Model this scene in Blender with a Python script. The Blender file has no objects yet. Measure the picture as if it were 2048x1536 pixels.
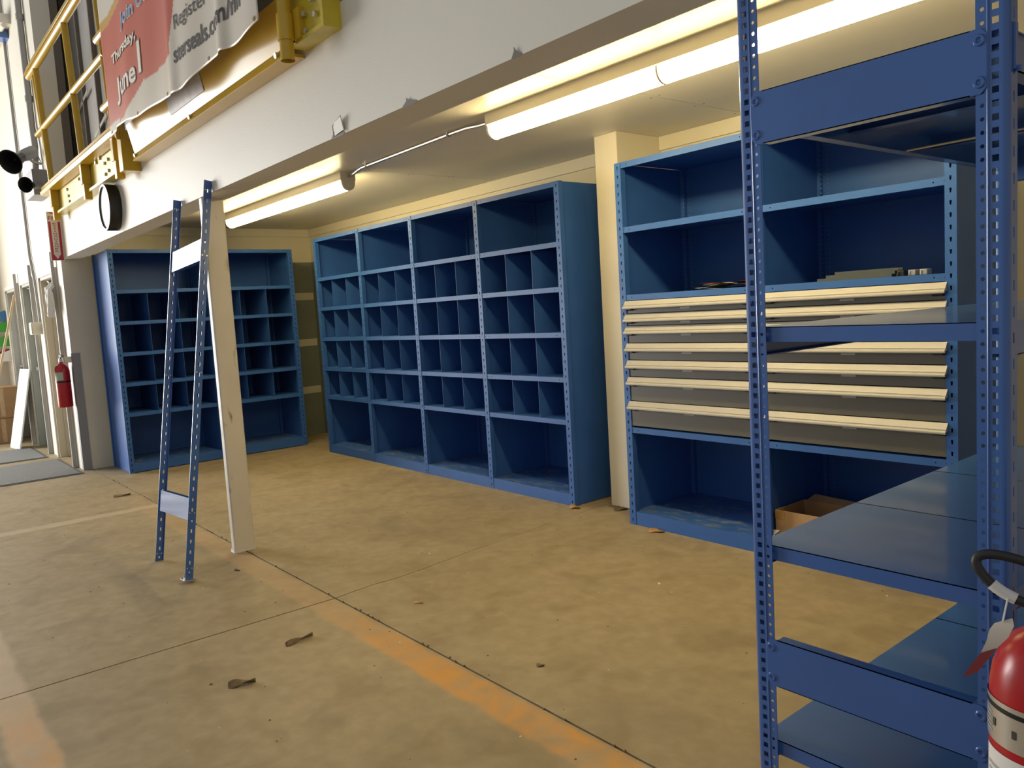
import bpy, bmesh, math, random
from mathutils import Vector, Matrix
random.seed(7)
SC = bpy.context.scene
COL = SC.collection

# ---------------------------------------------------------------- camera
F_PX, YAW, PITCH, ROLL = 1580.18, 50.8724, -5.4367, -3.414
CAM = Vector((7.541, -3.6406, 1.3736))
def setup_camera():
    y, p, r = map(math.radians, (YAW, PITCH, ROLL))
    fw = Vector((-math.sin(y)*math.cos(p), math.cos(y)*math.cos(p), math.sin(p)))
    rt = Vector((math.cos(y), math.sin(y), 0)); up = rt.cross(fw)
    rt2 = math.cos(r)*rt + math.sin(r)*up; up2 = -math.sin(r)*rt + math.cos(r)*up
    cd = bpy.data.cameras.new('camera'); cd.sensor_fit = 'HORIZONTAL'; cd.sensor_width = 36
    cd.lens = F_PX/2048*36; cd.clip_start = .05; cd.clip_end = 200
    co = bpy.data.objects.new('camera', cd); COL.objects.link(co)
    m = Matrix((rt2, up2, -fw)).transposed().to_4x4(); m.translation = CAM
    co.matrix_world = m; SC.camera = co
setup_camera()

# ---------------------------------------------------------------- light and exposure
LAMP_STRENGTH = 32.0          # fluorescent lens emission
DAY_WATTS = 760.0            # daylight through the open bay door
WORLD = 0.31
SC.view_settings.view_transform = 'Standard'
SC.view_settings.look = 'None'
SC.view_settings.exposure = 0.25
SC.view_settings.gamma = 1.0
SC.view_settings.use_curve_mapping = False
w = bpy.data.worlds.new('world'); SC.world = w; w.use_nodes = True
w.node_tree.nodes['Background'].inputs[0].default_value = (.92, .95, 1, 1)
w.node_tree.nodes['Background'].inputs[1].default_value = WORLD
def area(name, loc, target, sx, sy, watts, col):
    l = bpy.data.lights.new(name, 'AREA'); l.shape = 'RECTANGLE'; l.size = sx; l.size_y = sy
    l.energy = watts; l.color = col
    o = bpy.data.objects.new(name, l); COL.objects.link(o); o.location = loc
    o.rotation_euler = (Vector(target)-Vector(loc)).to_track_quat('-Z', 'Y').to_euler()
    return o
area('bay_door_daylight_offscreen', (-6.25, -6.25, 2.05), (0, -6.25, 2.05), 4.1, 3.9, DAY_WATTS, (1, .98, .95))

# ---------------------------------------------------------------- materials
def nodes(m):
    nt = m.node_tree; return nt, nt.nodes, nt.links, nt.nodes['Principled BSDF']
def mat(name, col, rough=.5, metal=0, var=.0, scale=8, bump=0, bscale=60, spec=.5, emit=None, es=0, coat=0):
    m = bpy.data.materials.new(name); m.use_nodes = True
    nt, N, L, B = nodes(m)
    B.inputs['Base Color'].default_value = (*col, 1)
    B.inputs['Roughness'].default_value = rough; B.inputs['Metallic'].default_value = metal
    B.inputs['Specular IOR Level'].default_value = spec
    if coat: B.inputs['Coat Weight'].default_value = coat; B.inputs['Coat Roughness'].default_value = .10
    if emit: B.inputs['Emission Color'].default_value = (*emit, 1); B.inputs['Emission Strength'].default_value = es
    if var or bump:
        g = N.new('ShaderNodeNewGeometry')
    if var:
        n = N.new('ShaderNodeTexNoise'); n.inputs['Scale'].default_value = scale; n.inputs['Detail'].default_value = 6
        L.new(g.outputs['Position'], n.inputs['Vector'])
        r = N.new('ShaderNodeValToRGB')
        r.color_ramp.elements[0].position = .3; r.color_ramp.elements[1].position = .7
        r.color_ramp.elements[0].color = (*[c*(1-var) for c in col], 1)
        r.color_ramp.elements[1].color = (*[min(1, c*(1+var)) for c in col], 1)
        L.new(n.outputs['Fac'], r.inputs['Fac']); L.new(r.outputs['Color'], B.inputs['Base Color'])
    if bump:
        n2 = N.new('ShaderNodeTexNoise'); n2.inputs['Scale'].default_value = bscale; n2.inputs['Detail'].default_value = 4
        L.new(g.outputs['Position'], n2.inputs['Vector'])
        b = N.new('ShaderNodeBump'); b.inputs['Strength'].default_value = bump; b.inputs['Distance'].default_value = .01
        L.new(n2.outputs['Fac'], b.inputs['Height']); L.new(b.outputs['Normal'], B.inputs['Normal'])
    return m

def floor_material():
    m = bpy.data.materials.new('concrete'); m.use_nodes = True
    nt, N, L, B = nodes(m)
    B.inputs['Roughness'].default_value = .42
    g = N.new('ShaderNodeNewGeometry'); sep = N.new('ShaderNodeSeparateXYZ'); L.new(g.outputs['Position'], sep.inputs[0])
    def noise(sc, det=6, dist=0):
        n = N.new('ShaderNodeTexNoise'); n.inputs['Scale'].default_value = sc; n.inputs['Detail'].default_value = det
        n.inputs['Distortion'].default_value = dist; L.new(g.outputs['Position'], n.inputs['Vector']); return n.outputs['Fac']
    def ramp(f, a, b, c0=(0, 0, 0), c1=(1, 1, 1)):
        r = N.new('ShaderNodeValToRGB'); r.color_ramp.elements[0].position = a; r.color_ramp.elements[1].position = b
        r.color_ramp.elements[0].color = (*c0, 1); r.color_ramp.elements[1].color = (*c1, 1); L.new(f, r.inputs['Fac']); return r.outputs['Color']
    def mth(op, a, b=None, c=None):
        n = N.new('ShaderNodeMath'); n.operation = op
        for i, v in enumerate((a, b, c)):
            if v is None: continue
            if isinstance(v, (int, float)): n.inputs[i].default_value = v
            else: L.new(v, n.inputs[i])
        return n.outputs[0]
    def sm(v, a, b):           # smoothstep a..b
        n = N.new('ShaderNodeMapRange'); n.interpolation_type = 'SMOOTHSTEP'
        n.inputs['From Min'].default_value = a; n.inputs['From Max'].default_value = b
        L.new(v, n.inputs['Value']); return n.outputs[0]
    def mix(f, a, b, mode='MIX'):
        n = N.new('ShaderNodeMix'); n.data_type = 'RGBA'; n.blend_type = mode
        if isinstance(f, (int, float)): n.inputs[0].default_value = f
        else: L.new(f, n.inputs[0])
        for s, v in ((6, a), (7, b)):
            if isinstance(v, tuple): n.inputs[s].default_value = (*v, 1)
            else: L.new(v, n.inputs[s])
        return n.outputs[2]
    base = ramp(noise(1.1, 8, .4), .3, .72, (.285, .220, .125), (.395, .315, .188))
    c = mix(.5, base, ramp(noise(14, 8), .35, .7, (.295, .232, .135), (.41, .33, .20)))
    c = mix(mth('MULTIPLY', ramp(noise(4.5, 9, .6), .50, .66), .38), c, (.215, .155, .075))
    # dark oily stains
    st = ramp(noise(.9, 7, 1.2), .60, .74)
    c = mix(mth('MULTIPLY', st, .45), c, (.19, .155, .105))
    # fine specks
    sp = ramp(noise(120, 3), .70, .76)
    c = mix(mth('MULTIPLY', sp, .5), c, (.2, .16, .11))
    X, Y = sep.outputs[0], sep.outputs[1]
    wob = mth('MULTIPLY', mth('SUBTRACT', noise(6, 4), .5), .05)
    Yw = mth('ADD', Y, wob); Xw = mth('ADD', X, wob)
    wear = ramp(noise(7, 8, .5), .30, .62)
    def band(v, a, b, s=.018): return mth('MULTIPLY', sm(v, a-s, a+s), mth('SUBTRACT', 1, sm(v, b-s, b+s)))
    bA = band(Yw, -2.125, -1.985)
    yA = mth('MULTIPLY', mth('MULTIPLY', bA, wear), mth('MULTIPLY', sm(X, 3.9, 5.0), .8))
    fA = mth('MULTIPLY', bA, mth('MULTIPLY', sm(X, -.8, 2.5), .4))
    c = mix(fA, c, (.52, .33, .16)); c = mix(yA, c, (.62, .29, .05))
    bB = band(Yw, -3.41, -3.285)
    c = mix(mth('MULTIPLY', bB, .55), c, (.60, .46, .32))
    c = mix(mth('MULTIPLY', mth('MULTIPLY', bB, wear), mth('MULTIPLY', sm(X, 3.9, 4.6), .7)), c, (.60, .32, .10))
    bC = mth('MULTIPLY', band(Xw, .93, 1.06), mth('SUBTRACT', 1, sm(Y, -2.0, -1.9)))
    c = mix(mth('MULTIPLY', bC, .45), c, (.58, .48, .36))
    L.new(c, B.inputs['Base Color'])
    B.inputs['Specular IOR Level'].default_value = .35
    rr = ramp(noise(2.5, 6), .3, .7, (.50,)*3, (.68,)*3); L.new(rr, B.inputs['Roughness'])
    bp = N.new('ShaderNodeBump'); bp.inputs['Strength'].default_value = .12; bp.inputs['Distance'].default_value = .004
    L.new(noise(45, 6), bp.inputs['Height']); L.new(bp.outputs['Normal'], B.inputs['Normal'])
    return m

def dusty_blue():
    m = mat('blue_paint_dusty', BLUE, .4)
    nt, N, L, B = nodes(m)
    g = N.new('ShaderNodeNewGeometry'); n = N.new('ShaderNodeTexNoise'); n.inputs['Scale'].default_value = 9; n.inputs['Detail'].default_value = 12
    n.inputs['Distortion'].default_value = 1.4
    mp = N.new('ShaderNodeMapping'); mp.inputs['Scale'].default_value = (1, 1.6, 0); L.new(g.outputs['Position'], mp.inputs[0]); L.new(mp.outputs[0], n.inputs['Vector'])
    r = N.new('ShaderNodeValToRGB'); e = r.color_ramp.elements
    e[0].position = .5; e[0].color = (*BLUE, 1); e[1].position = .78; e[1].color = (.24, .26, .28, 1)
    L.new(n.outputs['Fac'], r.inputs['Fac']); L.new(r.outputs['Color'], B.inputs['Base Color'])
    return m

BLUE = (.036, .116, .365)
M = {}
M['blue'] = mat('blue_paint', BLUE, .44, spec=.3, var=.06, scale=5)
M['blue_in'] = M['blue']
M['blue_dusty'] = dusty_blue()
M['navy'] = mat('blue_gloss_paint', BLUE, .34, var=.06, scale=5, coat=.6)
M['floor'] = floor_material()
M['dark_gap'] = mat('joint_dirt', (.06, .045, .03), .9)
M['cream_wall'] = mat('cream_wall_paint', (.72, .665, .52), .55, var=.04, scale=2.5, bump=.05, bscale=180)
M['white_wall'] = mat('white_wall_paint', (.77, .73, .63), .5, var=.03, scale=1.4, bump=.05, bscale=120)
M['ceiling'] = mat('ceiling_paint', (.78, .74, .645), .34, spec=.12, var=.05, scale=1.2)
M['trim'] = mat('cream_trim_paint', (.72, .675, .55), .45)
M['greenpatch'] = mat('old_blue_green_paint', (.22, .24, .19), .55, var=.1, scale=4)
M['column'] = mat('column_paint', (.72, .66, .55), .42, var=.05, scale=3)
def add_scuffs(m, dark=(.22, .18, .12)):
    nt, N, L, B = nodes(m)
    src = B.inputs['Base Color'].links[0].from_socket
    g = N.new('ShaderNodeNewGeometry'); mp = N.new('ShaderNodeMapping'); mp.inputs['Scale'].default_value = (9, 9, 2.6); L.new(g.outputs['Position'], mp.inputs[0])
    n = N.new('ShaderNodeTexNoise'); n.inputs['Scale'].default_value = 1.6; n.inputs['Detail'].default_value = 10; n.inputs['Distortion'].default_value = .8
    L.new(mp.outputs[0], n.inputs['Vector'])
    r = N.new('ShaderNodeValToRGB'); r.color_ramp.elements[0].position = .63; r.color_ramp.elements[1].position = .75
    L.new(n.outputs['Fac'], r.inputs['Fac'])
    x = N.new('ShaderNodeMix'); x.data_type = 'RGBA'; L.new(r.outputs['Color'], x.inputs[0]); L.new(src, x.inputs[6]); x.inputs[7].default_value = (*dark, 1)
    L.new(x.outputs[2], B.inputs['Base Color'])
add_scuffs(M['column'])
M['lens'] = mat('lit_lens', (.9, .88, .8), .4, emit=(1, .785, .385), es=LAMP_STRENGTH)
M['housing'] = mat('fixture_white', (.72, .68, .58), .4)
M['steel'] = mat('galvanised_steel', (.62, .61, .58), .32, 1, var=.1, scale=30)
M['conduit'] = mat('conduit_steel', (.66, .63, .57), .25, 1)
M['grey_metal'] = mat('grey_metal_paint', (.30, .30, .30), .5)
M['greyconduit'] = mat('grey_conduit_paint', (.36, .35, .33), .5)
M['yellow'] = mat('yellow_paint', (.58, .36, .025), .28, var=.08, scale=6)
M['yellow2'] = mat('bright_yellow_paint', (.60, .46, .03), .3, var=.12, scale=9)
M['palemetal'] = mat('pale_gold_metal', (.78, .66, .42), .22, .6)
M['creampanel'] = mat('yellow_gloss_paint', (.58, .36, .025), .28, var=.03, scale=6)
M['black'] = mat('black_plastic', (.012, .012, .014), .35)
M['blackrubber'] = mat('black_rubber', (.018, .018, .018), .45)
M['white'] = mat('white_plastic', (.85, .85, .83), .4)
M['drawerface'] = mat('drawer_grey', (.095, .092, .078), .45, var=.05, scale=7)
M['handle'] = mat('handle_cream', (.43, .415, .385), .38)
M['foil'] = mat('foil_cladding', (.58, .57, .55), .30, .55, var=.08, scale=3, bump=.6, bscale=3)
M['darkwall'] = mat('dark_brown_wall', (.075, .063, .052), .7)
M['brownpanel'] = mat('brown_grey_panel', (.16, .135, .11), .6)
M['cable'] = mat('grey_cable', (.14, .13, .12), .5)
M['red'] = mat('red_enamel', (.42, .012, .016), .28, var=.06, scale=9)
M['redwall'] = M['red']
M['signred'] = mat('sign_red', (.50, .03, .05), .45)
M['signwhite'] = mat('sign_white', (.80, .76, .68), .5)
M['card'] = mat('cardboard', (.40, .245, .12), .8, var=.1, scale=12)
M['card_in'] = M['card']
M['paper'] = mat('paper', (.72, .70, .64), .7)
M['paperred'] = mat('red_paper', (.50, .06, .03), .6)
M['papergreen'] = mat('pale_green_paper', (.38, .46, .38), .6)
M['mat'] = mat('grey_mat_carpet', (.20, .20, .195), .95, var=.15, scale=60, bump=.5, bscale=300)
M['matedge'] = mat('mat_rubber_edge', (.10, .10, .10), .7)
M['doorcream'] = mat('door_cream', (.58, .52, .40), .45)
M['doorgrey'] = mat('door_grey_green', (.40, .41, .36), .45)
M['doorlight'] = mat('door_light_grey', (.52, .52, .48), .45)
M['rag'] = mat('white_cloth', (.80, .78, .74), .9)
M['wood'] = mat('pale_wood', (.55, .40, .24), .6, var=.1, scale=20)
M['green'] = mat('green_plastic', (.06, .42, .05), .4)
M['bluebin'] = mat('blue_plastic', (.06, .22, .48), .4)
M['leaf'] = mat('dry_leaf', (.17, .115, .06), .8, var=.25, scale=40)
M['leaf_orange'] = mat('orange_dry_leaf', (.45, .25, .08), .8, var=.2, scale=40)
M['chip'] = mat('pale_paint_chip', (.75, .66, .48), .7)
M['text_dark'] = mat('print_dark_grey', (.045, .04, .038), .6)
M['text_white'] = mat('print_white', (.80, .74, .63), .5)
M['text_blue'] = mat('print_blue', (.22, .33, .55), .5)
M['text_outline'] = mat('print_brown_outline', (.22, .12, .08), .5)
M['silver'] = mat('silver_band', (.70, .68, .62), .3, .8)
M['labelgrey'] = mat('print_grey', (.40, .39, .37), .6)
M['taggrey'] = mat('paper_tag', (.60, .52, .42), .7)
M['tagred'] = mat('tag_red_print', (.30, .05, .05), .7)
M['sticker'] = mat('grey_sticker', (.48, .45, .45), .5, var=.12, scale=18)
M['clearplastic'] = mat('clear_plastic', (.16, .18, .17), .12)
nt, N_, L_, B_ = nodes(M['clearplastic']); B_.inputs['Transmission Weight'].default_value = .5
M['brass'] = mat('grommet_brass', (.45, .36, .18), .35, 1)
M['hole'] = mat('hole_dark', (.006, .008, .014), .8)
M['dot'] = mat('painted_hole_light', (.16, .22, .32), .4)  # pale tone paints in the light showing through the post holes

# ---------------------------------------------------------------- mesh helpers
class MB:
    def __init__(s): s.v = []; s.f = []
    def add(s, vs, fs):
        n = len(s.v); s.v += [tuple(v) for v in vs]; s.f += [tuple(i+n for i in f) for f in fs]; return s
    def box(s, x0, x1, y0, y1, z0, z1):
        return s.add([(x, y, z) for z in (z0, z1) for y in (y0, y1) for x in (x0, x1)],
                     [(0, 2, 3, 1), (4, 5, 7, 6), (0, 1, 5, 4), (2, 6, 7, 3), (0, 4, 6, 2), (1, 3, 7, 5)])
    def quad(s, a, b, c, d): return s.add([a, b, c, d], [(0, 1, 2, 3)])
    def prism(s, poly, axis, a, b):
        """closed polygon (2-D) extruded along axis from a to b"""
        def p(u, v, t): return {'x': (t, u, v), 'y': (u, t, v), 'z': (u, v, t)}[axis]
        n = len(poly)
        return s.add([p(u, v, a) for u, v in poly]+[p(u, v, b) for u, v in poly],
                     [tuple(range(n)), tuple(range(2*n-1, n-1, -1))]+[(i, (i+1) % n, n+(i+1) % n, n+i) for i in range(n)])
    def tube(s, path, r, n=12, caps=True):
        path = [Vector(p) for p in path]; rs = r if isinstance(r, (list, tuple)) else [r]*len(path)
        rings = []; prev = None
        for i, p in enumerate(path):
            d = (path[min(i+1, len(path)-1)]-path[max(i-1, 0)]).normalized()
            if prev is None:
                a = Vector((0, 0, 1)) if abs(d.z) < .9 else Vector((1, 0, 0)); u = d.cross(a).normalized()
            else: u = (prev-d*prev.dot(d)).normalized()
            prev = u; v = d.cross(u)
            rings.append([p+rs[i]*(math.cos(2*math.pi*k/n)*u+math.sin(2*math.pi*k/n)*v) for k in range(n)])
        vs = [q for g in rings for q in g]; fs = []
        for i in range(len(path)-1):
            for k in range(n): fs.append((i*n+k, i*n+(k+1) % n, (i+1)*n+(k+1) % n, (i+1)*n+k))
        if caps: fs += [tuple(range(n-1, -1, -1)), tuple((len(path)-1)*n+k for k in range(n))]
        return s.add(vs, fs)
    def lathe(s, prof, c=(0, 0, 0), n=32):
        vs = []; fs = []
        for r, z in prof:
            for k in range(n): vs.append((c[0]+r*math.cos(2*math.pi*k/n), c[1]+r*math.sin(2*math.pi*k/n), c[2]+z))
        for i in range(len(prof)-1):
            for k in range(n): fs.append((i*n+k, i*n+(k+1) % n, (i+1)*n+(k+1) % n, (i+1)*n+k))
        fs += [tuple(range(n-1, -1, -1)), tuple((len(prof)-1)*n+k for k in range(n))]
        return s.add(vs, fs)
    def perf(s, org, U, V, Nn, width, length, cols, t):
        """perforated plate: org corner, U across, V along, Nn outward normal; cols = (uc, w, h, pitch, v0, shape)"""
        org, U, V, Nn = map(Vector, (org, U, V, Nn))
        P = lambda u, v, k: org+U*u+V*v-Nn*(t if k else 0)
        def rect(u0, u1, v0, v1):
            if u1-u0 < 1e-6 or v1-v0 < 1e-6: return
            for k in (0, 1): s.add([P(u0, v0, k), P(u1, v0, k), P(u1, v1, k), P(u0, v1, k)], [(0, 1, 2, 3)])
        cur = 0
        for uc, w_, h_, pitch, v0, shape in sorted(cols):
            m = w_*.62; a, b = uc-m, uc+m; rect(cur, a, 0, length); cur = b
            last = 0
            if isinstance(pitch, (list, tuple)): vlist = list(pitch)
            else:
                vlist = []; v = v0
                while v+h_ < length: vlist.append(v); v += pitch
            for v in vlist:
                c0, c1 = v-h_*.62, v+h_*.62
                rect(a, b, last, c0); last = c1
                if shape == 'rect': ring = [(uc-w_/2, v-h_/2), (uc+w_/2, v-h_/2), (uc+w_/2, v+h_/2), (uc-w_/2, v+h_/2)]
                elif shape == 'tee': ring = [(uc-w_*.28, v-h_/2), (uc+w_*.28, v-h_/2), (uc+w_/2, v+h_/2), (uc-w_/2, v+h_/2)]
                else: ring = [(uc+w_/2*math.cos(math.pi*(i/4+.25)+math.pi), v+h_/2*math.sin(math.pi*(i/4+.25)+math.pi)) for i in range(8)]
                cor = [(a, c0), (b, c0), (b, c1), (a, c1)]; q = len(ring)//4; n = len(ring)
                for k in (0, 1):
                    base = len(s.v); s.v += [tuple(P(*c, k)) for c in cor]+[tuple(P(*c, k)) for c in ring]
                    for i in range(4):
                        j = (i+1) % 4
                        s.f.append((base+i, base+j, *[base+4+(i*q+x) % n for x in range(q, -1, -1)]))
                base = len(s.v); s.v += [tuple(P(*c, 0)) for c in ring]+[tuple(P(*c, 1)) for c in ring]
                for i in range(n): s.f.append((base+i, base+(i+1) % n, base+n+(i+1) % n, base+n+i))
            rect(a, b, last, length)
        rect(cur, width, 0, length)
        for (u0, v0, u1, v1) in ((0, 0, width, 0), (width, 0, width, length), (width, length, 0, length), (0, length, 0, 0)):
            s.add([P(u0, v0, 0), P(u1, v1, 0), P(u1, v1, 1), P(u0, v0, 1)], [(0, 1, 2, 3)])
        return s
    def mesh(s, name, m, off=(0, 0, 0), smooth=35, recalc=True):
        me = bpy.data.meshes.new(name)
        o = Vector(off)
        me.from_pydata([tuple(Vector(v)-o) for v in s.v], [], s.f); me.validate()
        if recalc:
            bm = bmesh.new(); bm.from_mesh(me); bmesh.ops.recalc_face_normals(bm, faces=bm.faces); bm.to_mesh(me); bm.free()
        me.materials.append(M[m] if isinstance(m, str) else m)
        if smooth:
            for p in me.polygons: p.use_smooth = True
            me.set_sharp_from_angle(angle=math.radians(smooth))
        return me
def root_off(par):
    o = Vector()
    while par is not None: o += par.location; par = par.parent
    return o
def link(name, me, parent=None, loc=(0, 0, 0), label=None, kind=None):
    o = bpy.data.objects.new(name, me); COL.objects.link(o); o.location = loc
    if parent is not None: o.parent = parent
    if label: o['label'] = label
    if kind: o['kind'] = kind
    return o
def part(name, mb, m, parent, label=None, kind=None, bevel=0, smooth=35, local=False):
    off = Vector() if local else root_off(parent)
    o = link(name, mb.mesh(name, m, off, smooth), parent, label=label, kind=kind)
    if bevel: bev(o, bevel)
    return o
def bev(o, wd, seg=2):
    b = o.modifiers.new('bevel', 'BEVEL'); b.width = wd; b.segments = seg; b.limit_method = 'ANGLE'; b.angle_limit = math.radians(40)
def thing(name, label, cat, loc=(0, 0, 0), group=None):
    o = bpy.data.objects.new(name, None); COL.objects.link(o); o.location = loc; o.empty_display_size = .1
    o['label'] = label; o['category'] = cat
    if group: o['group'] = group
    return o
def solo(name, mb, m, label, cat, loc=(0, 0, 0), group=None, bevel=0, smooth=35):
    o = link(name, mb.mesh(name, m, loc, smooth), None, loc, label); o['category'] = cat
    if group: o['group'] = group
    if bevel: bev(o, bevel)
    return o
def struct(name, mb, m, parent=None, bevel=0, label=None, smooth=35):
    o = link(name, mb.mesh(name, m, root_off(parent) if parent else (0, 0, 0), smooth), parent, label=label)
    if parent is None: o['kind'] = 'structure'
    if bevel: bev(o, bevel)
    return o
def text_verts(body, size, bold=0.0, extr=0.0, res=3):
    cu = bpy.data.curves.new('t', 'FONT'); cu.body = body; cu.size = size; cu.offset = bold; cu.extrude = extr; cu.resolution_u = res
    ob = bpy.data.objects.new('t', cu); COL.objects.link(ob)
    dg = bpy.context.evaluated_depsgraph_get(); me = bpy.data.meshes.new_from_object(ob.evaluated_get(dg))
    mb = MB(); mb.add([v.co.copy() for v in me.vertices], [tuple(p.vertices) for p in me.polygons])
    bpy.data.objects.remove(ob); bpy.data.curves.remove(cu); bpy.data.meshes.remove(me)
    return mb
def fit_text(mb, x0, x1, y0, y1, fn):
    """scale text into the box x0..x1, y0..y1 and map (u, v) to 3-D with fn"""
    xs = [v[0] for v in mb.v]; ys = [v[1] for v in mb.v]
    if len(mb.v) < 20000:
        bm = bmesh.new(); vv = [bm.verts.new(v) for v in mb.v]
        for f in mb.f:
            try: bm.faces.new([vv[i] for i in f])
            except ValueError: pass
        lim = (max(xs)-min(xs))/max(.05, x1-x0)*.02
        for _ in range(4):
            es = [e for e in bm.edges if e.calc_length() > lim]
            if not es: break
            bmesh.ops.subdivide_edges(bm, edges=es, cuts=1); bmesh.ops.triangulate(bm, faces=bm.faces)
        bm.verts.index_update(); mb.v = [tuple(v.co) for v in bm.verts]; mb.f = [tuple(v.index for v in f.verts) for f in bm.faces]; bm.free()
    sx = (x1-x0)/(max(xs)-min(xs)); sy = (y1-y0)/(max(ys)-min(ys))
    mx, my = min(xs), min(ys)
    mb.v = [tuple(fn(x0+(v[0]-mx)*sx, y0+(v[1]-my)*sy)) for v in mb.v]
    return mb

# ---------------------------------------------------------------- the setting
YB, YBB, ZB, ZC = -2.041, -1.875, 2.122, 2.455       # header face, header back, header underside, alcove ceiling
XW, YW = -1.37, .62                                  # end wall, back wall
XR = 8.6                                             # right end of the alcove
G = .0045
fl = struct('floor', MB().box(-12, 10, -12, 1.0, -.2, -.012), 'dark_gap')
jx, jy = 4.0, -1.968
crack = [(4.0, jy), (3.985, -1.86), (3.972, -1.73), (3.978, -1.60), (3.962, -1.416), (3.94, -1.30), (3.93, -1.17), (3.903, -1.05), (3.899, -.92),
         (3.894, -.80), (3.868, -.70), (3.858, -.6), (3.842, -.45), (3.815, -.32), (3.822, -.2), (3.82, -.1), (3.80, .0), (3.8, 1.0)]
def slab(poly): part('floor_slab', MB().prism(poly, 'z', -.05, 0), 'floor', fl, smooth=0)
def cw(i): return .0040*max(.38, 1-i/15)
cl = [(x-cw(i), y+(G if i == 0 else 0)) for i, (x, y) in enumerate(crack)]
cr = [(x+cw(i), y+(G if i == 0 else 0)) for i, (x, y) in enumerate(crack)]
slab([(-12, jy+G), cl[0]]+cl[1:]+[(-12, 1.0)])
slab(cr+[(10, 1.0), (10, jy+G)])
slab([(-12, -12), (jx-G, -12), (jx-G, jy-G), (-12, jy-G)])
slab([(jx+G, -12), (10, -12), (10, jy-G), (jx+G, jy-G)])

ce = struct('ceiling', MB().box(XW-.2, XR+.2, YBB, YW+.2, ZC+.012, ZC+.10), 'ceiling')
xs = [XW, -.17, 2.27, 4.71, 7.15, XR]
for a, b in zip(xs, xs[1:]):
    part('ceiling_panel', MB().box(a+.0025, b-.0025, YBB+.001, YW, ZC, ZC+.0125), 'ceiling', ce, bevel=.0015)
sc_ = MB()
for a in (-.17, 2.27, 4.71):
    for s in (-.03, .03):
        for k in range(7): y = YBB+.12+k*.38; sc_.lathe([(.0001, -.0015), (.006, -.0012), (.006, 0)], (a+s, y, ZC), 8)
part('nail_heads', sc_, 'grey_metal', ce, kind='stuff')
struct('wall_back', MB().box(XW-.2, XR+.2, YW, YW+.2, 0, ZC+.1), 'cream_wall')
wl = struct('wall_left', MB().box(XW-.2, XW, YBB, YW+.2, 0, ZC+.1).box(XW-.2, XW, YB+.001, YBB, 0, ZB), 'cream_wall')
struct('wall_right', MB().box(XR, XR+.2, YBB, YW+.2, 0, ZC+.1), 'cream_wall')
part('painted_patch', MB().box(XW, XW+.0015, .20, YW, .0, 2.07), 'greenpatch', wl, label='old grey-green paint left on the wall')
struct('painted_patch', MB().box(XW, .02, YW-.0015, YW, .0, 2.07), 'greenpatch', bpy.data.objects['wall_back'])
for z in (1.665, 1.115, .545):
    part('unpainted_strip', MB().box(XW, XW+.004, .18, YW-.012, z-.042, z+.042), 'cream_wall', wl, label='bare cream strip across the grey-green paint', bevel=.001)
part('corner_guard', MB().box(XW, XW+.004, YB-.003, YB+.075, 0, 1.19).box(XW-.06, XW+.004, YB-.004, YB, 0, 1.19), 'grey_metal', wl, label='grey metal corner guard')
for z in (1.02, 1.62): part('panel_joint', MB().box(XW-.001, XW+.0012, YBB, -1.7, z, z+.004), 'cream_wall', wl)
struct('trim_1', MB().box(XW, XR, YW-.018, YW, 2.365, ZC), 'trim', bevel=.003)
struct('trim_2', MB().box(XW, XW+.018, YBB, YW-.018, 2.365, ZC), 'trim', bevel=.003)
# header over the opening, door wall left of it, wall above the header on the right
hd = struct('wall_header', MB().box(XW-.13, 9.0, YB, YBB, ZB, 2.62).box(4.72, 9.0, YB, YBB, 2.62, 6.0), 'white_wall')
DOORS = [(-2.63, -1.70), (-3.95, -3.10), (-5.30, -4.25)]
mb = MB().box(-6.15, XW-.0005, YB, YBB, 2.02, 2.5).box(-6.15, -1.5, YB, YBB, 2.5, 6.0)
for a, b in ((-6.15, -5.30), (-4.25, -3.95), (-3.10, -2.63), (-1.70, XW-.0005)): mb.box(a, b, YB, YBB, 0, 2.02)
struct('wall_front', mb, 'white_wall')
# far end wall of the hall with the open bay door
struct('wall_hall', MB().box(-6.15, -5.98, -12, -8.35, 0, 6).box(-6.15, -5.98, -4.15, YB, 0, 6).box(-6.15, -5.98, -8.35, -4.15, 4.05, 6), 'white_wall')
# torn drywall corner along the header's lower edge
for x, wd, ht in ((4.54, .12, .05), (5.09, .10, .025), (5.69, .05, .03)):
    mb = MB()
    mb.add([(x-wd/2, YB-.001, ZB), (x-wd*.15, YB-.004, ZB+ht*.6), (x-wd*.12, YB-.006, ZB+ht), (x+wd*.1, YB-.005, ZB+ht*.5), (x+wd/2, YB-.001, ZB+.004), (x+wd*.4, YB-.004, ZB-.006), (x-wd*.3, YB-.003, ZB-.004)], [(0, 1, 2, 3, 4, 5, 6)])
    part('torn_edge', mb, 'brownpanel', hd, label='torn drywall edge')
mb = MB()
mb.tube([(4.51, YB-.004, ZB+.002), (4.515, YB-.01, ZB+.045), (4.60, YB-.016, ZB+.068), (4.605, YB-.006, ZB+.004)], .0022, 6)
mb.add([(4.52, YB-.006, ZB+.004), (4.535, YB-.014, ZB+.05), (4.60, YB-.016, ZB+.066), (4.603, YB-.008, ZB+.012)], [(0, 1, 2, 3)])
part('bent_corner_bead', mb, 'white_wall', hd, label='bent flap of metal corner bead')

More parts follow.
